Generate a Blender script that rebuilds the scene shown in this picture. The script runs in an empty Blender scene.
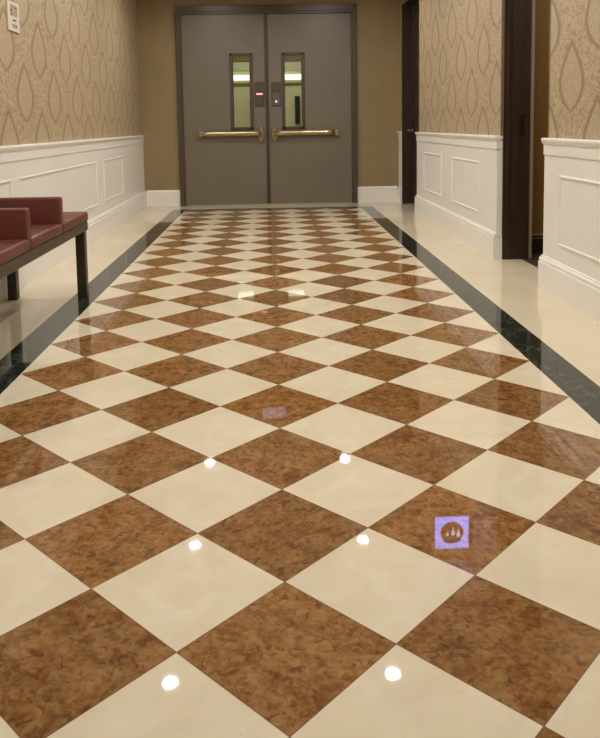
import bpy, bmesh, math
from mathutils import Vector, Matrix

scene = bpy.context.scene
col = scene.collection
PI = math.pi

# ------------------------------------------------------------------ colour helpers
def lin(c):
    c = c / 255.0
    return c / 12.92 if c <= 0.04045 else ((c + 0.055) / 1.055) ** 2.4
def rgb(r, g, b):
    return (lin(r), lin(g), lin(b), 1.0)

# ------------------------------------------------------------------ mesh helpers
def box(bm, x0, x1, y0, y1, z0, z1, bev=0.0, seg=2, mi=0):
    """axis-aligned box with optional rounded edges, added to bm"""
    x0, x1 = min(x0, x1), max(x0, x1); y0, y1 = min(y0, y1), max(y0, y1); z0, z1 = min(z0, z1), max(z0, z1)
    t = bmesh.new()
    bmesh.ops.create_cube(t, size=1.0)
    for v in t.verts:
        v.co = Vector(((x0 + x1) / 2 + v.co.x * (x1 - x0), (y0 + y1) / 2 + v.co.y * (y1 - y0), (z0 + z1) / 2 + v.co.z * (z1 - z0)))
    if bev > 0:
        bmesh.ops.bevel(t, geom=list(t.edges), offset=bev, segments=seg, profile=0.5, affect='EDGES')
    for f in t.faces: f.material_index = mi
    merge(bm, t)
def merge(bm, t):
    me = bpy.data.meshes.new('tmp'); t.to_mesh(me); t.free()
    bm.from_mesh(me); bpy.data.meshes.remove(me)
def cyl(bm, p0, p1, r, r2=None, n=24):
    p0, p1 = Vector(p0), Vector(p1); d = p1 - p0
    t = bmesh.new()
    bmesh.ops.create_cone(t, cap_ends=True, segments=n, radius1=r, radius2=r if r2 is None else r2, depth=d.length)
    q = d.to_track_quat('Z', 'Y').to_matrix().to_4x4()
    bmesh.ops.transform(t, matrix=Matrix.Translation((p0 + p1) / 2) @ q, verts=t.verts)
    for f in t.faces: f.smooth = True if len(f.verts) == 4 else False
    merge(bm, t)
def prism_y(bm, prof, y0, y1):
    """extrude an (x,z) outline along y"""
    a = [bm.verts.new((x, y0, z)) for x, z in prof]; b = [bm.verts.new((x, y1, z)) for x, z in prof]
    n = len(prof)
    for i in range(n):
        bm.faces.new((a[i], a[(i + 1) % n], b[(i + 1) % n], b[i]))
    bm.faces.new(a[::-1]); bm.faces.new(b)
def prism_x(bm, prof, x0, x1):
    a = [bm.verts.new((x0, y, z)) for y, z in prof]; b = [bm.verts.new((x1, y, z)) for y, z in prof]
    n = len(prof)
    for i in range(n):
        bm.faces.new((a[i], a[(i + 1) % n], b[(i + 1) % n], b[i]))
    bm.faces.new(a[::-1]); bm.faces.new(b)
def obj(name, bm, mat, parent=None, smooth=False):
    bmesh.ops.recalc_face_normals(bm, faces=bm.faces)
    me = bpy.data.meshes.new(name); bm.to_mesh(me); bm.free()
    for m in (mat if isinstance(mat, (list, tuple)) else [mat]): me.materials.append(m)
    if smooth:
        for p in me.polygons: p.use_smooth = True
    o = bpy.data.objects.new(name, me); col.objects.link(o)
    if parent is not None:
        o.parent = parent
        if parent.type == 'EMPTY' and parent.parent is None:
            o.matrix_parent_inverse = parent.matrix_world.inverted() if False else Matrix.Translation(-Vector(parent.location))
        elif parent.parent is not None:
            o.matrix_parent_inverse = Matrix.Identity(4)
    return o
def thing(name, loc, label=None, cat=None, group=None, kind=None):
    o = bpy.data.objects.new(name, None); col.objects.link(o); o.location = loc
    o.empty_display_size = 0.1
    tag(o, label, cat, group, kind); return o
def tag(o, label=None, cat=None, group=None, kind=None):
    if label: o['label'] = label
    if cat: o['category'] = cat
    if group: o['group'] = group
    if kind: o['kind'] = kind
    return o
def struct(name, bm, mat, label=None):
    return tag(obj(name, bm, mat), label, None, None, 'structure')

# ------------------------------------------------------------------ node helpers
class NT:
    def __init__(s, name):
        s.m = bpy.data.materials.new(name); s.m.use_nodes = True
        s.t = s.m.node_tree; s.t.nodes.clear()
        s.out = s.t.nodes.new('ShaderNodeOutputMaterial')
        s.b = s.t.nodes.new('ShaderNodeBsdfPrincipled')
        s.t.links.new(s.b.outputs[0], s.out.inputs[0])
    def node(s, typ, **kw):
        n = s.t.nodes.new(typ)
        for k, v in kw.items(): setattr(n, k, v)
        return n
    def link(s, a, b): s.t.links.new(a, b)
    def put(s, sock, v):
        if isinstance(v, bpy.types.NodeSocket): s.link(v, sock)
        else: sock.default_value = v
    def math(s, op, a, b=0.0, c=0.0, clamp=False):
        n = s.node('ShaderNodeMath', operation=op, use_clamp=clamp)
        s.put(n.inputs[0], a); s.put(n.inputs[1], b); s.put(n.inputs[2], c)
        return n.outputs[0]
    def vmath(s, op, a, b=(0, 0, 0)):
        n = s.node('ShaderNodeVectorMath', operation=op)
        s.put(n.inputs[0], a); s.put(n.inputs[1], b)
        return n.outputs[0]
    def comb(s, x, y, z):
        n = s.node('ShaderNodeCombineXYZ')
        s.put(n.inputs[0], x); s.put(n.inputs[1], y); s.put(n.inputs[2], z)
        return n.outputs[0]
    def mix(s, f, a, b):
        n = s.node('ShaderNodeMix', data_type='RGBA')
        s.put(n.inputs[0], f); s.put(n.inputs[6], a); s.put(n.inputs[7], b)
        return n.outputs[2]
    def noise(s, vec, scale, detail=3.0, rough=0.5, dist=0.0):
        n = s.node('ShaderNodeTexNoise')
        s.put(n.inputs['Vector'], vec); n.inputs['Scale'].default_value = scale
        n.inputs['Detail'].default_value = detail; n.inputs['Roughness'].default_value = rough
        n.inputs['Distortion'].default_value = dist
        return n.outputs[0]
    def voro(s, vec, scale, feature='F1', out=0):
        n = s.node('ShaderNodeTexVoronoi', feature=feature)
        s.put(n.inputs['Vector'], vec); n.inputs['Scale'].default_value = scale
        return n.outputs[out]
    def ramp(s, f, stops, interp='LINEAR'):
        n = s.node('ShaderNodeValToRGB'); s.put(n.inputs[0], f)
        cr = n.color_ramp; cr.interpolation = interp
        while len(cr.elements) < len(stops): cr.elements.new(0.5)
        for e, (p, c) in zip(cr.elements, stops):
            e.position = p; e.color = c if len(c) == 4 else (*c, 1)
        return n.outputs[0]
    def step(s, f, a, b):
        n = s.node('ShaderNodeMapRange', interpolation_type='SMOOTHSTEP')
        s.put(n.inputs[0], f); n.inputs[1].default_value = a; n.inputs[2].default_value = b
        return n.outputs[0]
    def coord(s): return s.node('ShaderNodeTexCoord').outputs['Object']
    def sep(s, v):
        n = s.node('ShaderNodeSeparateXYZ'); s.link(v, n.inputs[0]); return n.outputs
    def bump(s, h, strength, dist):
        n = s.node('ShaderNodeBump'); s.link(h, n.inputs['Height'])
        n.inputs['Strength'].default_value = strength; n.inputs['Distance'].default_value = dist
        s.link(n.outputs[0], s.b.inputs['Normal'])
    def set(s, **kw):
        for k, v in kw.items(): s.put(s.b.inputs[k.replace('_', ' ')], v)

def plain(name, c, rough=0.5, metal=0.0, var=0.08, scale=6.0, bump=0.0, bscale=60.0, spec=0.5):
    n = NT(name); co = n.coord()
    f = n.noise(co, scale, 4.0, 0.6)
    dark = tuple(x * (1 - var) for x in c[:3]) + (1,); light = tuple(min(1, x * (1 + var)) for x in c[:3]) + (1,)
    n.set(Base_Color=n.ramp(f, [(0.3, dark), (0.7, light)]), Roughness=rough, Metallic=metal)
    n.b.inputs['Specular IOR Level'].default_value = spec
    if bump > 0: n.bump(n.noise(co, bscale, 4.0, 0.6), bump, 0.002)
    return n.m
def emit(name, c, s):
    n = NT(name)
    n.set(Base_Color=(0.8, 0.8, 0.8, 1), Emission_Color=c, Emission_Strength=s)
    return n.m

H = 0.3 / math.sqrt(2)          # half diagonal of a 30 cm tile

# checkerboard of brown and cream marble laid on the diagonal
def mat_checker():
    n = NT('diagonal_marble_checker'); co = n.coord(); x, y, z = n.sep(co)
    xp = n.math('DIVIDE', x, H); yp = n.math('DIVIDE', y, H)
    a = n.math('MULTIPLY', n.math('ADD', xp, yp), 0.5); b = n.math('MULTIPLY', n.math('SUBTRACT', xp, yp), 0.5)
    ia = n.math('FLOOR', n.math('ADD', a, 0.5)); ib = n.math('FLOOR', n.math('ADD', b, 0.5))
    par = n.math('FLOORED_MODULO', n.math('ADD', ia, ib), 2.0)
    white = n.math('GREATER_THAN', par, 0.5)
    wn = n.node('ShaderNodeTexWhiteNoise', noise_dimensions='2D'); n.link(n.comb(ia, ib, 0.0), wn.inputs[0])
    r = n.sep(wn.outputs['Color'])
    # every slab is cut from another piece of stone: own offset and own grain direction
    ang = n.math('MULTIPLY', r[0], PI)
    ca = n.math('COSINE', ang); sa = n.math('SINE', ang)
    rx = n.math('SUBTRACT', n.math('MULTIPLY', x, ca), n.math('MULTIPLY', y, sa))
    ry = n.math('ADD', n.math('MULTIPLY', x, sa), n.math('MULTIPLY', y, ca))
    st = n.math('MULTIPLY_ADD', r[2], 0.5, 1.0)
    v = n.comb(n.math('MULTIPLY_ADD', r[1], 9.0, n.math('MULTIPLY', rx, st)), n.math('MULTIPLY_ADD', r[2], 7.0, ry), n.math('MULTIPLY', r[0], 5.0))
    warp = n.node('ShaderNodeTexNoise'); n.link(v, warp.inputs['Vector']); warp.inputs['Scale'].default_value = 26; warp.inputs['Detail'].default_value = 3
    wv = n.vmath('ADD', v, n.vmath('MULTIPLY', n.vmath('SUBTRACT', warp.outputs['Color'], (0.5, 0.5, 0.5)), (0.03, 0.03, 0.03)))
    n1 = n.noise(wv, 15.0, 5.0, 0.62, 0.4)
    n2 = n.noise(wv, 55.0, 4.0, 0.65, 0.2)
    s = n.math('ADD', n.math('MULTIPLY', n1, 0.5), n.math('MULTIPLY', n2, 0.5))
    brown = n.ramp(s, [(0.38, rgb(112, 70, 36)), (0.46, rgb(134, 92, 50)), (0.53, rgb(150, 108, 62)), (0.62, rgb(164, 123, 76))])
    edge = n.voro(wv, 34.0, 'DISTANCE_TO_EDGE')
    vein = n.math('MULTIPLY', n.math('SUBTRACT', 1.0, n.step(edge, 0.0, 0.10)), n.step(n.noise(wv, 12.0, 2.0), 0.44, 0.60))
    brown = n.mix(n.math('MULTIPLY', vein, 0.34), brown, rgb(82, 44, 20))
    blot = n.math('SUBTRACT', 1.0, n.step(n.noise(wv, 44.0, 3.0, 0.6, 0.35), 0.37, 0.44))
    brown = n.mix(n.math('MULTIPLY', blot, 0.62), brown, rgb(88, 50, 24))
    pale = n.step(n.noise(wv, 26.0, 3.0, 0.6, 0.3), 0.55, 0.63)
    brown = n.mix(n.math('MULTIPLY', pale, 0.45), brown, rgb(166, 132, 88))
    tint = n.math('MULTIPLY_ADD', r[1], 0.26, 0.84)
    brown = n.mix(1.0, brown, brown)
    bm_ = n.node('ShaderNodeMix', data_type='RGBA', blend_type='MULTIPLY'); bm_.inputs[0].default_value = 1.0
    n.link(brown, bm_.inputs[6]); n.link(n.comb(tint, tint, tint), bm_.inputs[7])
    brown = bm_.outputs[2]
    cs = n.noise(v, 7.0, 5.0, 0.6, 0.8)
    cream = n.ramp(cs, [(0.3, rgb(222, 209, 182)), (0.55, rgb(229, 217, 191)), (0.75, rgb(235, 225, 203))])
    fleck = n.math('GREATER_THAN', n.noise(v, 70.0, 2.0, 0.5), 0.765)
    cream = n.mix(n.math('MULTIPLY', fleck, 0.35), cream, rgb(150, 122, 86))
    c = n.mix(white, brown, cream)
    da = n.math('SUBTRACT', 0.5, n.math('ABSOLUTE', n.math('SUBTRACT', a, ia)))
    db = n.math('SUBTRACT', 0.5, n.math('ABSOLUTE', n.math('SUBTRACT', b, ib)))
    d = n.math('MINIMUM', da, db)
    joint = n.math('SUBTRACT', 1.0, n.step(d, 0.0025, 0.0060))
    c = n.mix(n.math('MULTIPLY', joint, 0.75), c, rgb(92, 66, 44))
    n.set(Base_Color=c, Roughness=n.math('MULTIPLY_ADD', n.noise(co, 5.0, 4.0), 0.012, 0.012))
    n.b.inputs['IOR'].default_value = 1.5
    n.bump(n.noise(co, 9.0, 2.0), 0.018, 0.004)
    return n.m
def mat_cream_slab():
    n = NT('cream_marble_slab'); co = n.coord(); x, y, z = n.sep(co)
    cs = n.noise(n.vmath('MULTIPLY', co, (1.0, 0.6, 1.0)), 3.0, 6.0, 0.6, 0.6)
    c = n.ramp(cs, [(0.3, rgb(220, 206, 178)), (0.55, rgb(226, 213, 186)), (0.75, rgb(232, 221, 198))])
    fy = n.math('ABSOLUTE', n.math('SUBTRACT', n.math('FRACT', n.math('DIVIDE', n.math('ADD', y, 0.2), 0.9)), 0.5))
    j = n.math('GREATER_THAN', fy, 0.4988)
    c = n.mix(n.math('MULTIPLY', j, 0.25), c, rgb(150, 132, 104))
    n.set(Base_Color=c, Roughness=0.03); n.b.inputs['IOR'].default_value = 1.5
    n.bump(n.noise(co, 9.0, 2.0), 0.018, 0.004)
    return n.m
def mat_dark_marble():
    n = NT('dark_green_marble'); co = n.coord()
    w = n.noise(co, 6.0, 5.0, 0.65, 1.5)
    c = n.ramp(w, [(0.3, rgb(26, 30, 25)), (0.55, rgb(38, 44, 37)), (0.72, rgb(60, 68, 58))])
    vn = n.math('ABSOLUTE', n.math('SUBTRACT', n.noise(co, 9.0, 4.0, 0.6, 2.2), 0.5))
    vein = n.math('MULTIPLY', n.math('SUBTRACT', 1.0, n.step(vn, 0.0, 0.017)), n.step(n.noise(co, 4.0), 0.38, 0.52))
    c = n.mix(n.math('MULTIPLY', vein, 0.5), c, rgb(150, 155, 140))
    n.set(Base_Color=c, Roughness=0.05); n.b.inputs['IOR'].default_value = 1.43
    n.bump(n.noise(co, 9.0, 2.0), 0.018, 0.004)
    return n.m
def mat_wallpaper(name, y0):
    """ogee damask paper: pointed ovals in staggered rows, lace between them"""
    n = NT(name); co = n.coord(); x, y, z = n.sep(co)
    py, pz, hh, ww = 0.69, 0.632, 0.355, 0.138
    def lattice(yt, zt):
        du = n.math('DIVIDE', n.math('SUBTRACT', y, yt), py)
        du = n.math('ABSOLUTE', n.math('MULTIPLY', n.math('SUBTRACT', n.math('FRACT', n.math('ADD', du, 0.5)), 0.5), py))
        t = n.math('DIVIDE', n.math('SUBTRACT', n.math('SUBTRACT', zt, 0.5 * hh), z), pz)      # 0 at the oval's centre
        t = n.math('MULTIPLY', n.math('SUBTRACT', n.math('FRACT', n.math('ADD', t, 0.5)), 0.5), 2 * pz / hh)
        t = n.math('SUBTRACT', t, n.math('MULTIPLY', n.math('SUBTRACT', 1.0, n.math('MULTIPLY', t, t)), 0.16))   # widest below the middle
        w = n.math('MULTIPLY', n.math('SUBTRACT', 1.0, n.math('POWER', n.math('ABSOLUTE', t), 1.9)), ww)
        return n.math('SUBTRACT', w, du), du, t
    s1, d1, t1 = lattice(y0, 1.418); s2, d2, t2 = lattice(y0 + py / 2, 1.734)
    s = n.math('MAXIMUM', s1, s2)
    inside = n.step(s, -0.006, 0.008)
    band = n.math('SUBTRACT', n.step(s, -0.052, -0.030), inside)
    band2 = n.math('SUBTRACT', n.step(s, 0.0, 0.006), n.step(s, 0.010, 0.016))
    v2 = n.comb(n.math('MULTIPLY', y, 1.0), z, 0.0)
    nn = n.noise(v2, 9.0, 2.0)
    wv = n.vmath('ADD', v2, n.comb(n.math('MULTIPLY', nn, 0.12), n.math('MULTIPLY', n.noise(v2, 11.0, 2.0), 0.12), 0.0))
    lace = n.voro(wv, 27.0, 'DISTANCE_TO_EDGE')
    lace = n.math('SUBTRACT', 1.0, n.step(lace, 0.04, 0.20))
    curl = n.math('ABSOLUTE', n.math('SUBTRACT', n.noise(v2, 19.0, 1.0, 0.5, 2.2), 0.5))
    curl = n.math('SUBTRACT', 1.0, n.step(curl, 0.01, 0.055))
    ground = rgb(155, 134, 104); light = rgb(201, 185, 156); dark = rgb(146, 122, 88); oval = rgb(185, 168, 140)
    out = n.mix(n.math('MULTIPLY', n.math('MAXIMUM', n.math('MULTIPLY', lace, 0.6), curl), 0.85), ground, light)
    inn = n.mix(n.math('MULTIPLY', n.math('MAXIMUM', lace, n.math('MULTIPLY', curl, 0.4)), 0.42), oval, ground)
    c = n.mix(inside, out, inn)
    c = n.mix(n.math('MULTIPLY', n.math('MAXIMUM', band, 0.0), 0.86), c, dark)
    c = n.mix(n.math('MULTIPLY', n.math('MAXIMUM', band2, 0.0), 0.35), c, light)
    n.set(Base_Color=c, Roughness=0.55)
    n.b.inputs['Specular IOR Level'].default_value = 0.35
    return n.m
def mat_leather():
    n = NT('maroon_leather'); co = n.coord()
    c = n.ramp(n.noise(co, 5.0, 4.0), [(0.3, rgb(92, 44, 36)), (0.7, rgb(112, 58, 48))])
    n.set(Base_Color=c, Roughness=0.42); n.bump(n.voro(co, 330.0), 0.12, 0.001); return n.m
def mat_wood():
    n = NT('dark_stained_wood'); co = n.coord()
    g = n.noise(n.vmath('MULTIPLY', co, (30.0, 30.0, 1.2)), 2.0, 5.0, 0.6, 0.5)
    n.set(Base_Color=n.ramp(g, [(0.3, rgb(40, 28, 20)), (0.7, rgb(62, 45, 33))]), Roughness=0.4); return n.m
def mat_brass():
    n = NT('aged_brass'); co = n.coord()
    g = n.noise(n.vmath('MULTIPLY', co, (4.0, 60.0, 60.0)), 3.0, 3.0)
    n.set(Base_Color=n.ramp(g, [(0.3, rgb(170, 150, 112)), (0.7, rgb(204, 186, 146))]), Roughness=0.28, Metallic=1.0); return n.m
def mat_glass():
    n = NT('clear_glass'); n.t.nodes.remove(n.b)
    tr = n.node('ShaderNodeBsdfTransparent'); tr.inputs[0].default_value = (0.95, 0.97, 0.93, 1)
    gl = n.node('ShaderNodeBsdfGlossy'); gl.inputs['Roughness'].default_value = 0.02
    fr = n.node('ShaderNodeFresnel'); fr.inputs[0].default_value = 1.45
    mx = n.node('ShaderNodeMixShader'); n.link(fr.outputs[0], mx.inputs[0]); n.link(tr.outputs[0], mx.inputs[1]); n.link(gl.outputs[0], mx.inputs[2])
    n.link(mx.outputs[0], n.out.inputs[0]); return n.m

M = dict(
    checker=mat_checker(), slab=mat_cream_slab(), dark_marble=mat_dark_marble(),
    paper_left=mat_wallpaper('damask_wallpaper_left', 2.09), paper_right=mat_wallpaper('damask_wallpaper_right', 2.462),
    white=plain('white_satin_paint', rgb(240, 238, 232), 0.35, 0, 0.01, 3.0),
    far_wall=plain('tan_wall_covering', rgb(148, 128, 94), 0.6, 0, 0.07, 2.5, 0.1, 90),
    olive=plain('olive_brown_wall_covering', rgb(140, 106, 52), 0.6, 0, 0.12, 5.0),
    ceiling=plain('ceiling_paint', rgb(240, 239, 236), 0.8, 0, 0.02),
    door=plain('taupe_door_paint', rgb(118, 109, 95), 0.38, 0, 0.05, 3.0, 0.05, 40),
    frame=plain('brown_frame_paint', rgb(80, 69, 54), 0.35, 0, 0.06, 4.0),
    astragal=plain('dark_brown_metal', rgb(74, 59, 44), 0.35, 0, 0.06, 4.0),
    wood=mat_wood(), leather=mat_leather(), brass=mat_brass(), glass=mat_glass(),
    bench_metal=plain('dark_bronze_metal', rgb(66, 56, 42), 0.32, 0.2, 0.1, 8.0),
    plate=plain('bronze_plate', rgb(88, 73, 59), 0.35, 0.2, 0.05, 8.0),
    plate_low=plain('grey_violet_plate', rgb(104, 92, 92), 0.35, 0.1, 0.05, 8.0),
    edge=plain('brown_grey_edge_trim', rgb(122, 106, 82), 0.4, 0, 0.04, 4.0),
    casing=plain('grey_casing_paint', rgb(150, 138, 120), 0.4, 0, 0.04, 4.0),
    black=plain('black_plastic', rgb(22, 20, 18), 0.4, 0, 0.1, 8.0),
    dark_floor=plain('dark_carpet', rgb(58, 44, 34), 0.9, 0, 0.2, 30.0),
    vest_wall=plain('pale_green_wall_paint', rgb(204, 200, 166), 0.7, 0, 0.03, 2.0),
    vest_trim=plain('dull_olive_paint', rgb(110, 106, 70), 0.6, 0, 0.03, 2.0),
    dark_green=plain('dark_green_enamel', rgb(34, 44, 32), 0.4, 0, 0.1, 8.0),
    chrome=plain('brushed_steel', rgb(190, 180, 160), 0.3, 1.0, 0.05, 20.0),
    sheet=plain('white_printed_sheet', rgb(214, 206, 190), 0.5, 0, 0.02, 6.0),
    picture=plain('printed_picture', rgb(170, 150, 135), 0.6, 0, 0.35, 45.0),
    ink=plain('grey_ink', rgb(84, 80, 78), 0.6, 0, 0.2, 60.0),
    ring=plain('white_lamp_ring', rgb(225, 222, 214), 0.4, 0, 0.02, 6.0),
    lamp=emit('downlight_glow', (1.0, 0.97, 0.92, 1), 325.0),
    strip=emit('fluorescent_glow', (1.0, 1.0, 0.86, 1), 0.55),
    vest_fill=emit('vestibule_fill_glow', (1.0, 0.98, 0.85, 1), 26.0),
    room_fill=emit('side_room_fill_glow', (1.0, 0.90, 0.72, 1), 34.0),
    red=emit('red_indicator', (1.0, 0.06, 0.05, 1), 0.9),
    dot=emit('blue_white_indicator', (0.75, 0.75, 1.0, 1), 0.5),
    lilac=emit('lilac_backlight', (0.32, 0.35, 1.0, 1), 3.2),
    figure=emit('pale_figure_backlight', (0.85, 0.72, 1.0, 1), 2.0),
    lilac_dim=emit('dim_lilac_backlight', (0.55, 0.48, 1.0, 1), 0.30),
)

XW, XB, XBASE = 1.65, 1.625, 1.600        # wall plane, wainscot board, baseboard face
YF, YB, ZC = 6.55, -7.0, 2.72             # far wall, back wall, ceiling
OP1, OP2 = (1.40, 2.35), (5.35, 6.30)     # the two doorways in the right wall
ZH = 2.46
FE = 28 * H                                # far end of the checkered field
FW = 5 * H                                 # half width of the field
BW = 0.155                                 # border width

# ------------------------------------------------------------------ floor
bm = bmesh.new()
def quad(x0, x1, y0, y1, mi):
    f = bm.faces.new([bm.verts.new(c) for c in ((x0, y0, 0), (x1, y0, 0), (x1, y1, 0), (x0, y1, 0))]); f.material_index = mi
quad(-FW, FW, YB, FE, 0)
quad(-FW - BW, -FW, YB, FE + BW, 1); quad(FW, FW + BW, YB, FE + BW, 1); quad(-FW, FW, FE, FE + BW, 1)
quad(-1.85, -FW - BW, YB, YF + 0.2, 2); quad(FW + BW, 1.81, YB, YF + 0.2, 2); quad(-FW - BW, FW + BW, FE + BW, YF + 0.2, 2)
o = struct('floor', bm, [M['checker'], M['dark_marble'], M['slab']], 'polished brown and cream marble checkerboard floor with a dark green border')

# ------------------------------------------------------------------ walls and ceiling
bm = bmesh.new(); box(bm, -1.85, -XW, YB, YF, 0, ZC)
struct('wall_left', bm, M['paper_left'])
bm = bmesh.new()
box(bm, XW, 1.86, YB, OP1[0], 0, ZC); box(bm, XW, 1.86, OP1[1], OP2[0], 0, ZC); box(bm, XW, 1.86, OP2[1], YF, 0, ZC)
box(bm, XW, 1.86, OP1[0], OP1[1], ZH + 0.02, ZC); box(bm, XW, 1.86, OP2[0], OP2[1], ZH + 0.02, ZC)
struct('wall_right', bm, M['paper_right'])
DX0, DX1, DZ = -1.172, 1.088, 2.50          # double door frame, outer edges
bm = bmesh.new()
box(bm, -1.85, DX0, YF, YF + 0.15, 0, ZC); box(bm, DX1, 1.86, YF, YF + 0.15, 0, ZC); box(bm, DX0, DX1, YF, YF + 0.15, DZ, ZC)
struct('wall_far', bm, M['far_wall'])
bm = bmesh.new(); box(bm, -1.85, 1.86, YB - 0.15, YB, 0, ZC)
struct('wall_back', bm, M['far_wall'])
bm = bmesh.new(); box(bm, -1.85, 1.86, YB - 0.15, YF + 0.15, ZC, ZC + 0.1)
struct('ceiling', bm, M['ceiling'])

# ------------------------------------------------------------------ wainscot and baseboards
def wainscot(name, sx, y0, y1, panels, ends=(0, 0)):
    """board, frieze, cap and panel mouldings; sx = -1 left wall, +1 right wall"""
    b = bmesh.new()
    def B(xa, xb, ya, yb, za, zb, bv=0.0): box(b, sx * xa, sx * xb, ya, yb, za, zb, bv)
    e0 = y0 - 0.004 * ends[0]; e1 = y1 + 0.004 * ends[1]
    B(XB, XW - 0.0005, y0, y1, 0.0, 0.872)
    # frieze board
    B(XB - 0.006, XB + 0.004, e0, e1, 0.806, 0.874, 0.002)
    # cap: cove and nosing
    prof = [(XB + 0.002, 0.868), (XB - 0.010, 0.868), (XB - 0.013, 0.878), (XB - 0.018, 0.886), (XB - 0.020, 0.893), (XB - 0.019, 0.901), (XB - 0.015, 0.905), (XW - 0.0005, 0.905), (XW - 0.0005, 0.868)]
    prism_y(b, [(sx * px, pz) for px, pz in prof], e0 - 0.004 * ends[0], e1 + 0.004 * ends[1])
    for (ya, yb) in panels:
        w = 0.015; za, zb = 0.300, 0.690
        # picture-frame moulding: a raised half-round list round a sunk panel
        for (p, q) in (((ya, za), (ya, zb)), ((yb, za), (yb, zb))):
            prof = [(XB + 0.002, -w / 2), (XB - 0.004, -w / 2), (XB - 0.006, -w / 5), (XB - 0.006, w / 5), (XB - 0.004, w / 2), (XB + 0.002, w / 2)]
            vs = []
            for zz in (za - w / 2, zb + w / 2):
                vs.append([b.verts.new((sx * px, p[0] + dy, zz)) for px, dy in prof])
            m = len(prof)
            for i in range(m): b.faces.new((vs[0][i], vs[0][(i + 1) % m], vs[1][(i + 1) % m], vs[1][i]))
            b.faces.new(vs[0]); b.faces.new(vs[1][::-1])
        for zz in (za, zb):
            prof = [(XB + 0.002, zz - w / 2), (XB - 0.004, zz - w / 2), (XB - 0.007, zz - w / 5), (XB - 0.007, zz + w / 5), (XB - 0.004, zz + w / 2), (XB + 0.002, zz + w / 2)]
            prism_y(b, [(sx * px, pz) for px, pz in prof], ya + w / 2 - 0.001, yb - w / 2 + 0.001)
    return struct(name, b, M['white'])
def baseboard(name, sx, y0, y1, ends=(0, 0)):
    b = bmesh.new()
    prof = [(XB + 0.001, 0.0), (XBASE, 0.0), (XBASE, 0.158), (XBASE + 0.003, 0.164), (XBASE + 0.010, 0.166), (XBASE + 0.006, 0.171), (XBASE + 0.004, 0.178), (XBASE + 0.008, 0.186), (XBASE + 0.016, 0.190), (XBASE + 0.016, 0.196), (XB + 0.001, 0.200)]
    prism_y(b, [(sx * px, pz) for px, pz in prof], y0 - 0.012 * ends[0], y1 + 0.012 * ends[1])
    for k, yy in ((0, y0), (1, y1)):
        if ends[k]:
            s = -1 if k == 0 else 1
            box(b, sx * (XB + 0.001), sx * 1.6655, yy - s * 0.0005, yy + s * 0.0012, 0.0, 0.8655)
            box(b, sx * (XB - 0.004), sx * 1.6655, yy, yy + s * 0.005, 0.808, 0.872, 0.002); box(b, sx * (XB - 0.014), sx * 1.6655, yy + s * 0.0045, yy + s * 0.010, 0.880, 0.9035, 0.002)
            box(b, sx * (XB), sx * 1.6655, yy + s * 0.0002, yy + s * 0.011, 0.0, 0.165, 0.0)
            box(b, sx * (XB), sx * 1.6655, yy + s * 0.0002, yy + s * 0.008, 0.168, 0.188, 0.003)
    return struct(name, b, M['white'])
LP = [(4.25, 5.16), (1.80, 3.95), (-0.55, 1.63), (-2.9, -0.72), (-5.25, -3.07)]
wainscot('trim_1', -1, YB, YF, LP)
baseboard('baseboard_left', -1, YB, YF)
wainscot('trim_2', 1, YB, OP1[0], [(-1.0, 1.15), (-3.35, -1.17), (-5.7, -3.52)], (0, 1))
baseboard('baseboard_right', 1, YB, OP1[0], (0, 1))
wainscot('trim_3', 1, OP1[1], OP2[0], [(2.81, 3.72), (4.13, 4.95)], (1, 1))
baseboard('baseboard_right_middle', 1, OP1[1], OP2[0], (1, 1))
wainscot('trim_4', 1, OP2[1], YF, [])
baseboard('baseboard_right_end', 1, OP2[1], YF)
def far_base(name, x0, x1):
    b = bmesh.new()
    y = YF
    prof = [(y - 0.0005, 0.0), (y - 0.02, 0.0), (y - 0.02, 0.185), (y - 0.014, 0.195), (y - 0.008, 0.203), (y - 0.0005, 0.205)]
    prism_x(b, prof, x0, x1); return struct(name, b, M['white'])
far_base('baseboard_far_left', -XBASE, DX0); far_base('baseboard_far_right', DX1, XBASE)

# ------------------------------------------------------------------ double door at the far end
door = thing('door_1', (-0.04, 6.5, 0), 'taupe double fire doors with brass push bars at the corridor end', None, None, 'structure')
bm = bmesh.new()
y0, y1 = 6.50, YF + 0.15
box(bm, DX0, DX0 + 0.052, y0, y1, 0, DZ, 0.004); box(bm, DX1 - 0.052, DX1, y0, y1, 0, DZ, 0.004); box(bm, DX0 + 0.0515, DX1 - 0.0515, y0 + 0.0003, y1, DZ - 0.075, DZ - 0.0003, 0.003)
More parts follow.
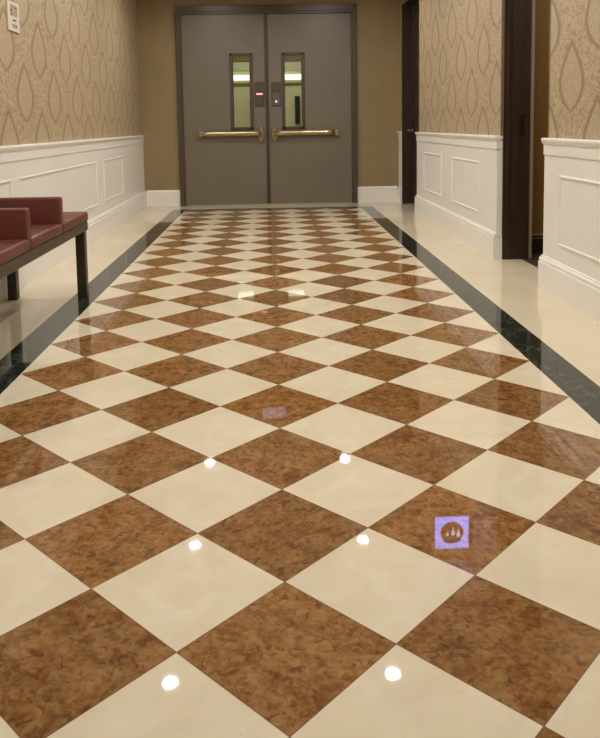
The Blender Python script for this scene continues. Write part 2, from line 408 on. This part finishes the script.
# inner stop, set back from the face
box(bm, DX0 + 0.04, DX0 + 0.066, y0 + 0.018, y1, 0, DZ - 0.04, 0.002); box(bm, DX1 - 0.066, DX1 - 0.04, y0 + 0.018, y1, 0, DZ - 0.04, 0.002)
box(bm, DX0 + 0.0655, DX1 - 0.0655, y0 + 0.0183, y1, DZ - 0.102, DZ - 0.06, 0.002)
obj('frame', bm, M['frame'], door)
LX0, LX1, MX, LZ = DX0 + 0.068, DX1 - 0.068, -0.045, DZ - 0.106
YL = 6.545                                 # front face of the leaves
def leaf(x0, x1, wx0, wx1, side):
    """x0,x1 leaf; wx0,wx1 vision window outer frame; side = -1 left leaf, +1 right leaf"""
    wz0, wz1 = 0.955, 1.913
    gx0, gx1, gz0, gz1 = wx0 + 0.042, wx1 - 0.042, wz0 + 0.035, wz1 - 0.032
    b = bmesh.new()
    ya, yb = YL, YL + 0.05
    box(b, x0, gx0, ya, yb, 0.008, LZ); box(b, gx1, x1, ya, yb, 0.008, LZ)
    box(b, gx0, gx1, ya, yb, 0.008, gz0); box(b, gx0, gx1, ya, yb, gz1, LZ)
    lf = obj('door_leaf', b, M['door'], door)
    b = bmesh.new()                        # moulded frame of the vision panel
    for (a0, a1, c0, c1) in ((wx0, gx0, wz0, wz1), (gx1, wx1, wz0, wz1)): box(b, a0, a1, ya - 0.016, yb + 0.01, c0, c1, 0.005)
    for (c0, c1) in ((wz0, gz0), (gz1, wz1)): box(b, wx0, wx1, ya - 0.016, yb + 0.01, c0, c1, 0.005)
    o = obj('window_frame', b, M['frame'], lf)
    b = bmesh.new(); box(b, gx0 + 0.0005, gx1 - 0.0005, ya + 0.018, ya + 0.024, gz0 + 0.0005, gz1 - 0.0005)
    obj('window_pane', b, M['glass'], lf)
    # panic bar: flat tapered tube on a latch case and an end cap
    za = 0.905
    inner = MX + side * 0.085; outer = (-0.905 if side < 0 else 0.815)
    b = bmesh.new()
    n = 8; rings = []
    for i in range(n + 1):
        t = i / n; xx = outer + (inner - outer) * t
        hh = 0.026 + 0.006 * t; dd = 0.022
        yc = ya - 0.052 - 0.004 * t
        rings.append([b.verts.new((xx, yc + dd * math.copysign(abs(math.cos(a)) ** 0.7, math.cos(a)), za + hh * math.copysign(abs(math.sin(a)) ** 0.7, math.sin(a)))) for a in [2 * PI * k / 20 for k in range(20)]])
    for i in range(n):
        for k in range(20): b.faces.new((rings[i][k], rings[i][(k + 1) % 20], rings[i + 1][(k + 1) % 20], rings[i + 1][k]))
    b.faces.new(rings[0]); b.faces.new(rings[-1][::-1])
    obj('push_bar', b, M['brass'], lf, smooth=True)
    b = bmesh.new()
    box(b, inner - 0.033, inner + 0.033, ya - 0.062, ya + 0.001, 0.872 - 0.045, 0.955, 0.014, 3)
    box(b, inner - 0.022, inner + 0.022, ya - 0.050, ya + 0.001, 0.80, 0.99, 0.014, 3)
    obj('latch_case', b, M['brass'], lf, smooth=False)
    b = bmesh.new(); box(b, outer - 0.015, outer + 0.035, ya - 0.078, ya + 0.001, za - 0.036, za + 0.036, 0.010, 3)
    obj('bar_bracket', b, M['brass'], lf)
    return lf
lfL = leaf(LX0, MX - 0.002, -0.510, -0.222, -1)
lfR = leaf(MX + 0.002, LX1, 0.140, 0.432, 1)
b = bmesh.new(); box(b, MX - 0.024, MX + 0.020, YL - 0.012, YL - 0.0005, 0.01, LZ, 0.003)
obj('meeting_stile', b, M['astragal'], lfL)
b = bmesh.new(); box(b, -0.203, -0.083, YL - 0.016, YL + 0.001, 1.247, 1.551, 0.004)
pl = obj('lock_plate', b, M['plate'], lfL)
b = bmesh.new(); box(b, -0.183, -0.103, YL - 0.0195, YL - 0.015, 1.392, 1.412, 0.002)
obj('red_indicator', b, M['red'], lfL)
b = bmesh.new(); box(b, 0.010, 0.124, YL - 0.016, YL + 0.001, 1.247, 1.548, 0.004)
obj('lock_plate', b, M['plate'], lfR)
b = bmesh.new(); box(b, 0.020, 0.114, YL - 0.0195, YL - 0.0155, 1.257, 1.415, 0.003)
obj('reader_panel', b, M['plate_low'], lfR)
b = bmesh.new(); cyl(b, (0.067, YL - 0.0225, 1.305), (0.067, YL - 0.019, 1.305), 0.013)
obj('indicator_light', b, M['dot'], lfR)

# ------------------------------------------------------------------ vestibule seen through the panes
VY = 9.3
bm = bmesh.new(); box(bm, -2.2, 2.2, VY, VY + 0.1, 0, ZC); struct('wall_beyond', bm, M['vest_wall'])
bm = bmesh.new(); box(bm, -2.3, -2.2, YF + 0.15, VY, 0, ZC); struct('wall_beyond_left', bm, M['vest_wall'])
bm = bmesh.new(); box(bm, 2.2, 2.3, YF + 0.15, VY, 0, ZC); struct('wall_beyond_right', bm, M['vest_wall'])
bm = bmesh.new(); box(bm, -2.2, 2.2, YF + 0.2, VY, -0.05, 0); struct('floor_beyond', bm, M['slab'])
bm = bmesh.new(); box(bm, -2.3, 2.3, YF + 0.15, VY + 0.1, ZC, ZC + 0.1); struct('ceiling_beyond', bm, M['ceiling'])
# panelling above the lamp and the ledge below it
bm = bmesh.new(); box(bm, -2.2, 2.2, VY - 0.03, VY - 0.0005, 2.04, 2.16, 0.003); box(bm, -2.2, 2.2, VY - 0.035, VY - 0.0005, 1.665, 1.685, 0.003)
struct('trim_5', bm, M['vest_trim'])
bm = bmesh.new(); box(bm, -0.33, -0.26, VY - 0.04, VY - 0.0005, 0, 1.655, 0.004)
struct('trim_6', bm, M['vest_trim'])
t = thing('wall_lamp', (0, VY - 0.05, 1.76), 'long white fluorescent tube lamp on the wall beyond the door windows', 'lamp')
b = bmesh.new(); box(b, -1.3, 1.3, VY - 0.035, VY - 0.0005, 1.690, 1.870, 0.004); obj('backplate', b, M['vest_wall'], t)
b = bmesh.new(); cyl(b, (-1.25, VY - 0.075, 1.775), (1.25, VY - 0.075, 1.775), 0.042); obj('tube', b, M['strip'], t)
for s in (-1, 1):
    b = bmesh.new(); box(b, s * 1.25, s * 1.29, VY - 0.12, VY - 0.03, 1.725, 1.825, 0.006)
    obj('end_cap', b, M['ring'], t)
# unseen fill lamp, added so the vestibule behind the panes is lit
t = thing('fill_lamp', (0, 7.9, ZC), 'unseen round fill lamp added to light the vestibule behind the double doors', 'ceiling light')
b = bmesh.new(); cyl(b, (0, 7.9, ZC - 0.03), (0, 7.9, ZC - 0.0005), 0.22, 0.24, n=40); obj('base', b, M['ring'], t)
b = bmesh.new(); cyl(b, (0, 7.9, ZC - 0.06), (0, 7.9, ZC - 0.029), 0.16, 0.20, n=40); obj('lens', b, M['vest_fill'], t)
b = bmesh.new(); box(b, 0.392, 0.470, VY - 0.05, VY + 0.001, 1.02, 1.475, 0.006)
tag(obj('notice_board', b, M['dark_green']), 'narrow dark green board on the wall behind the right door window', 'board')

# ------------------------------------------------------------------ near doorway, standing open
d2 = thing('door_2', (1.75, OP1[1], 0), 'dark wood door frame of the open side doorway', None, None, 'structure')
def jamb(yw, s, x0=1.666, x1=1.8605):
    b = bmesh.new()
    box(b, x0, x1, yw, yw + s * 0.014, 0, ZH, 0.002)
    box(b, x0 + 0.02, x0 + 0.05, yw + s * 0.012, yw + s * 0.022, 0, ZH, 0.003)     # stop bead
    return b
b = bmesh.new(); box(b, XW - 0.004, 1.6665, OP1[1] - 0.012, OP1[1] - 0.0003, 0.906, ZH + 0.03, 0.002); obj('edge_trim', b, M['edge'], d2)
b = bmesh.new(); box(b, XW - 0.004, 1.6665, OP1[0] + 0.0003, OP1[0] + 0.012, 0.906, ZH + 0.03, 0.002); obj('edge_trim', b, M['edge'], d2)
obj('jamb', jamb(OP1[1] - 0.0005, -1), M['wood'], d2); obj('jamb', jamb(OP1[0] + 0.0005, 1), M['wood'], d2)
b = bmesh.new(); box(b, 1.666, 1.8605, OP1[0], OP1[1], ZH, ZH + 0.02); obj('head', b, M['wood'], d2)
b = bmesh.new()
box(b, 1.782, 1.818, OP1[1] - 0.018, OP1[1] - 0.014, 0.90, 1.06, 0.0015)
obj('strike_plate', b, plain('bronze_strike', rgb(72, 54, 40), 0.35, 0.8), d2)
b = bmesh.new(); box(b, 1.792, 1.808, OP1[1] - 0.0195, OP1[1] - 0.0175, 0.955, 1.0, 0.0005)
obj('latch_hole', b, M['black'], d2)
b = bmesh.new(); box(b, 1.861, 1.889, OP1[1] - 0.005, OP1[1] + 0.10, 0, ZH + 0.05, 0.003)
box(b, 1.861, 1.880, OP1[0] - 0.10, OP1[0] + 0.005, 0, ZH + 0.05, 0.003)
box(b, 1.861, 1.880, OP1[0] - 0.10, OP1[1] + 0.10, ZH + 0.02, ZH + 0.12, 0.003)
obj('casing', b, M['casing'], d2)
# side room
RY0, RY1, RX = 0.2, 2.60, 3.6
bm = bmesh.new(); box(bm, 1.86, RX, RY1, RY1 + 0.1, 0, ZC); struct('wall_side_room_far', bm, M['olive'])
bm = bmesh.new(); box(bm, RX, RX + 0.1, RY0 - 0.1, RY1 + 0.1, 0, ZC); struct('wall_side_room_right', bm, M['olive'])
bm = bmesh.new(); box(bm, 1.86, RX, RY0 - 0.1, RY0, 0, ZC); struct('wall_side_room_near', bm, M['olive'])
bm = bmesh.new(); box(bm, 1.86, RX + 0.1, RY0 - 0.1, RY1 + 0.1, ZC, ZC + 0.1); struct('ceiling_side_room', bm, M['ceiling'])
bm = bmesh.new(); box(bm, 1.81, RX, RY0, RY1, -0.05, -0.001); struct('floor_side_room', bm, M['dark_floor'])
bm = bmesh.new()
box(bm, 1.86, RX, RY1 - 0.02, RY1 - 0.0005, 0, 0.115, 0.002, mi=0)
box(bm, 1.86, RX, RY1 - 0.024, RY1 - 0.0005, 0.112, 0.120, 0.001, mi=1); box(bm, 1.86, RX, RY1 - 0.018, RY1 - 0.0005, 0.120, 0.134, 0.001, mi=0)
box(bm, 1.86, RX, RY1 - 0.024, RY1 - 0.0005, 0.134, 0.146, 0.001, mi=1)
struct('baseboard_side_room', bm, [M['wood'], M['casing']])

t = thing('fill_lamp', (2.7, 1.4, ZC), 'unseen small round fill lamp added to brighten the open side room', 'ceiling light')  # out of sight, added to brighten the olive wall in the side room
b = bmesh.new(); cyl(b, (2.7, 1.4, ZC - 0.03), (2.7, 1.4, ZC - 0.0005), 0.14, 0.15, n=32); obj('base', b, M['ring'], t)
b = bmesh.new(); cyl(b, (2.7, 1.4, ZC - 0.06), (2.7, 1.4, ZC - 0.029), 0.10, 0.13, n=32); obj('lens', b, M['room_fill'], t)

# ------------------------------------------------------------------ far doorway with a closed door
d3 = thing('door_3', (1.75, OP2[1], 0), 'dark wood side door with lever handle near the far corner', None, None, 'structure')
b = bmesh.new(); box(b, 1.622, 1.8605, OP2[1] - 0.014, OP2[1] - 0.0005, 0, ZH, 0.002); obj('jamb', b, M['wood'], d3)
b = bmesh.new(); box(b, 1.655, 1.8605, OP2[0] + 0.0005, OP2[0] + 0.014, 0, ZH, 0.002); obj('jamb', b, M['wood'], d3)
b = bmesh.new(); box(b, 1.655, 1.8605, OP2[0], OP2[1], ZH, ZH + 0.02); obj('head', b, M['wood'], d3)
b = bmesh.new()
box(b, 1.745, 1.785, OP2[0] + 0.015, OP2[1] - 0.015, 0.004, ZH - 0.003, 0.002)
for (za, zb) in ((0.25, 1.05), (1.2, 2.3)):
    for (p0, p1, q0, q1) in ((OP2[0] + .14, OP2[1] - .14, za, za + .02), (OP2[0] + .14, OP2[1] - .14, zb - .02, zb), (OP2[0] + .14, OP2[0] + .16, za, zb), (OP2[1] - .16, OP2[1] - .14, za, zb)):
        box(b, 1.738, 1.747, p0, p1, q0, q1, 0.002)
lf = obj('door_leaf', b, M['wood'], d3)
b = bmesh.new()
cyl(b, (1.745, 6.215, 0.915), (1.737, 6.215, 0.915), 0.026); cyl(b, (1.738, 6.215, 0.915), (1.685, 6.215, 0.915), 0.009)
cyl(b, (1.688, 6.222, 0.915), (1.672, 6.10, 0.925), 0.009, 0.007)
obj('lever_handle', b, M['chrome'], lf, smooth=False)

# ------------------------------------------------------------------ bench
YE, XF, XR = 1.45, -1.108, -1.588
bench = thing('upholstered_bench', (-1.35, 0.3, 0), 'maroon leather waiting bench with upright dividers and dark metal legs', 'bench')
pitch_ = 0.535
divs = [0.895 - pitch_ * i for i in range(4)]      # centre y of each divider
YS = divs[-1] - pitch_
edges = [YE] + divs + [YS]
for i in range(len(edges) - 1):
    ya, yb = edges[i + 1] + 0.004, edges[i] - 0.004
    b = bmesh.new(); box(b, XR, XF, ya, yb, 0.455, 0.512, 0.016, 4)
    for v in b.verts:                      # a slight crown in the padding
        tx = (v.co.x - XR) / (XF - XR); ty = (v.co.y - ya) / (yb - ya)
        if v.co.z > 0.49: v.co.z += 0.006 * math.sin(PI * min(1, max(0, tx))) * math.sin(PI * min(1, max(0, ty)))
    obj('seat_cushion', b, M['leather'], bench, smooth=True)
for yc in divs:
    b = bmesh.new(); box(b, XR, XF - 0.003, yc - 0.028, yc + 0.028, 0.500, 0.650, 0.011, 4)
    obj('divider', b, M['leather'], bench, smooth=True)
b = bmesh.new()
box(b, XR + 0.010, XF - 0.010, YS + 0.016, YE - 0.021, 0.425, 0.4545, 0.002)       # tray under the cushions
box(b, XF - 0.052, XF - 0.004, YS + 0.01, YE - 0.015, 0.402, 0.4565, 0.003); box(b, XR + 0.004, XR + 0.044, YS + 0.01, YE - 0.015, 0.402, 0.4565, 0.003)
box(b, XR + 0.0435, XF - 0.0435, YE - 0.055, YE - 0.0152, 0.402, 0.4565, 0.003); box(b, XR + 0.0435, XF - 0.0435, YS + 0.0102, YS + 0.05, 0.402, 0.4565, 0.003)
obj('seat_frame', b, M['bench_metal'], bench)
for yy in (1.395, YS + 0.045):
    for xx in (-1.146, -1.556):
        b = bmesh.new(); box(b, xx - 0.027, xx + 0.027, yy - 0.027, yy + 0.027, 0.0, 0.405, 0.003)
        obj('leg', b, M['bench_metal'], bench)

# ------------------------------------------------------------------ notice on the left wall
nt = thing('wall_notice', (-XW, 1.90, 1.63), 'small white printed notice on the left wallpaper above the bench', 'notice')
b = bmesh.new(); box(b, -XW + 0.0005, -XW + 0.010, 1.795, 2.010, 1.628, 1.812, 0.001); obj('plaque', b, M['sheet'], nt)
b = bmesh.new(); box(b, -XW + 0.0098, -XW + 0.0108, 1.835, 1.975, 1.722, 1.795); obj('picture', b, M['picture'], nt)
for (za, zb, ya, yb) in ((1.693, 1.705, 1.880, 1.950), (1.664, 1.672, 1.870, 1.965), (1.652, 1.658, 1.880, 1.965), (1.772, 1.784, 1.925, 1.968), (1.752, 1.764, 1.840, 1.885), (1.730, 1.738, 1.842, 1.870)):
    yy = ya; k = 0; b = bmesh.new()
    while yy < yb:
        w = (0.010, 0.006, 0.013, 0.008)[k % 4]; box(b, -XW + 0.0105, -XW + 0.0112, yy, min(yb, yy + w), za, zb); yy += w + 0.003; k += 1
    obj('printed_line', b, M['ink'], nt)

# ------------------------------------------------------------------ lit pictogram sign projecting from the right wall
SX, SY, SZ, SW, SH = 1.470, 3.015, 2.478, 0.145, 0.142
sg = thing('hanging_sign', (1.62, SY, SZ), 'square lilac backlit pictogram sign projecting from the right wall near the ceiling', 'sign')
b = bmesh.new(); box(b, SX - SW - 0.008, SX + SW + 0.008, SY, SY + 0.035, SZ - SH - 0.008, SZ + SH + 0.008, 0.003)
obj('case', b, M['black'], sg)
b = bmesh.new(); box(b, SX + SW + 0.006, XW - 0.0005, SY + 0.008, SY + 0.026, SZ - 0.03, SZ + 0.03, 0.002); obj('bracket', b, M['black'], sg)
b = bmesh.new()                               # lilac face with a round opening
N = 48; R_ = 0.100; cxs = SX + 0.002
inner = [b.verts.new((cxs + R_ * math.cos(2 * PI * k / N), SY - 0.003, SZ + R_ * math.sin(2 * PI * k / N))) for k in range(N)]
def sq(a):
    c, s_ = math.cos(a), math.sin(a); m_ = max(abs(c), abs(s_)); return (SX + SW * c / m_, SY - 0.003, SZ + SH * s_ / m_)
outer = [b.verts.new(sq(2 * PI * k / N)) for k in range(N)]
for k in range(N): b.faces.new((inner[k], outer[k], outer[(k + 1) % N], inner[(k + 1) % N]))
ext = bmesh.ops.extrude_face_region(b, geom=list(b.faces))
bmesh.ops.translate(b, verts=[g for g in ext['geom'] if isinstance(g, bmesh.types.BMVert)], vec=(0, 0.0035, 0))
obj('lit_face', b, M['lilac'], sg)
b = bmesh.new(); cyl(b, (cxs, SY - 0.002, SZ), (cxs, SY + 0.001, SZ), R_ - 0.002, n=48)
obj('dark_disc', b, M['black'], sg)
def figure(cx, zt, zb, w):                    # narrow-necked figure; the floor mirrors it upright
    b = bmesh.new(); prof = [(0.0, 0.12), (0.15, 0.16), (0.30, 0.28), (0.45, 0.34), (0.62, 0.80), (0.80, 1.0), (0.93, 0.8), (1.0, 0.35)]
    L = [(cx - w * a, zb + (zt - zb) * t) for t, a in prof]; Rr = [(cx + w * a, zb + (zt - zb) * t) for t, a in prof][::-1]
    pts = L + Rr
    f0 = [b.verts.new((px, SY - 0.0045, pz)) for px, pz in pts]; f1 = [b.verts.new((px, SY - 0.001, pz)) for px, pz in pts]
    m = len(pts)
    for i in range(m): b.faces.new((f0[i], f0[(i + 1) % m], f1[(i + 1) % m], f1[i]))
    b.faces.new(f0); b.faces.new(f1[::-1]); return b
obj('pictogram', figure(cxs - 0.040, SZ + 0.022, SZ - 0.022, 0.015), M['figure'], sg)
obj('pictogram', figure(cxs + 0.005, SZ + 0.024, SZ - 0.055, 0.019), M['figure'], sg)
obj('pictogram', figure(cxs + 0.054, SZ + 0.040, SZ - 0.042, 0.019), M['figure'], sg)
# dimmer sign in front of the double doors
t = thing('ceiling_sign', (-0.03, 6.12, 2.60), 'dim lilac lit sign under the ceiling in front of the double doors', 'sign')
b = bmesh.new(); box(b, -0.19, 0.13, 6.12, 6.15, 2.515, 2.675, 0.004); obj('case', b, M['black'], t)
b = bmesh.new(); box(b, -0.178, 0.118, 6.117, 6.121, 2.527, 2.663); obj('lit_face', b, M['lilac_dim'], t)
b = bmesh.new(); box(b, -0.11, -0.10, 6.13, 6.14, 2.674, ZC); obj('bracket', b, M['black'], t)
b = bmesh.new(); box(b, 0.04, 0.05, 6.13, 6.14, 2.674, ZC); obj('bracket', b, M['black'], t)

# ------------------------------------------------------------------ recessed downlights
def downlight(x, y, label):
    t = thing('downlight', (x, y, ZC), label, 'ceiling light', 'recessed downlights in two rows along the corridor ceiling')
    b = bmesh.new(); n = 32; rings = []
    for (r, z) in ((0.060, ZC - 0.0005), (0.060, ZC - 0.006), (0.055, ZC - 0.009), (0.046, ZC - 0.006), (0.046, ZC - 0.0005)):
        rings.append([b.verts.new((x + r * math.cos(2 * PI * k / n), y + r * math.sin(2 * PI * k / n), z)) for k in range(n)])
    for i in range(len(rings) - 1):
        for k in range(n): b.faces.new((rings[i][k], rings[i][(k + 1) % n], rings[i + 1][(k + 1) % n], rings[i + 1][k]))
    obj('trim_ring', b, M['ring'], t, smooth=True)
    b = bmesh.new(); cyl(b, (x, y, ZC - 0.004), (x, y, ZC - 0.001), 0.044, n=32); obj('lens', b, M['lamp'], t)
words = {2: 'nearest the double doors', 1: 'above the middle of the corridor', 0: 'level with the end of the bench'}
for k in range(-2, 3):  # rows with negative k are unseen, added to brighten the foreground
    for x in (-0.755, 0.750):
        side = 'left' if x < 0 else 'right'
        lab = 'round recessed downlight in the %s ceiling row, %s' % (side, words[k]) if k >= 0 else 'round recessed downlight in the %s ceiling row, out of view, added to light the near end' % side
        downlight(x, 1.70 + 1.665 * k, lab)

# ------------------------------------------------------------------ world, camera, colour
w = bpy.data.worlds.new('world'); scene.world = w; w.use_nodes = True
w.node_tree.nodes['Background'].inputs[0].default_value = (0.5, 0.45, 0.4, 1); w.node_tree.nodes['Background'].inputs[1].default_value = 0.02
F_, CX, CY, CZ, PT, YW, RL, PX, PY = 753.05, -0.01337, -3.06052, 1.00438, 0.095863, 0.033150, -0.0153796, 296.492, 197.486
fw = Vector((math.sin(YW) * math.cos(PT), math.cos(YW) * math.cos(PT), -math.sin(PT)))
rt = Vector((math.cos(YW), -math.sin(YW), 0)); up = rt.cross(fw)
r2 = rt * math.cos(RL) + up * math.sin(RL); u2 = -rt * math.sin(RL) + up * math.cos(RL)
cd = bpy.data.cameras.new('camera'); cam = bpy.data.objects.new('camera', cd); col.objects.link(cam)
mw = Matrix.Identity(4)
for i in range(3): mw[i][0] = r2[i]; mw[i][1] = u2[i]; mw[i][2] = -fw[i]; mw[i][3] = (CX, CY, CZ)[i]
cam.matrix_world = mw
cd.sensor_fit = 'VERTICAL'; cd.sensor_height = 24.0; cd.sensor_width = 24.0
cd.lens = F_ / 738 * 24.0
cd.shift_x = (300 - PX) / 738; cd.shift_y = (PY - 369) / 738
cd.clip_start = 0.05
scene.camera = cam
scene.view_settings.view_transform = 'Standard'; scene.view_settings.look = 'None'
scene.view_settings.exposure = 1.15; scene.view_settings.gamma = 1.0; scene.view_settings.use_curve_mapping = False
scene.cycles.max_bounces = 10; scene.cycles.diffuse_bounces = 6
scene.cycles.sample_clamp_indirect = 6.0
scene.cycles.use_denoising = True
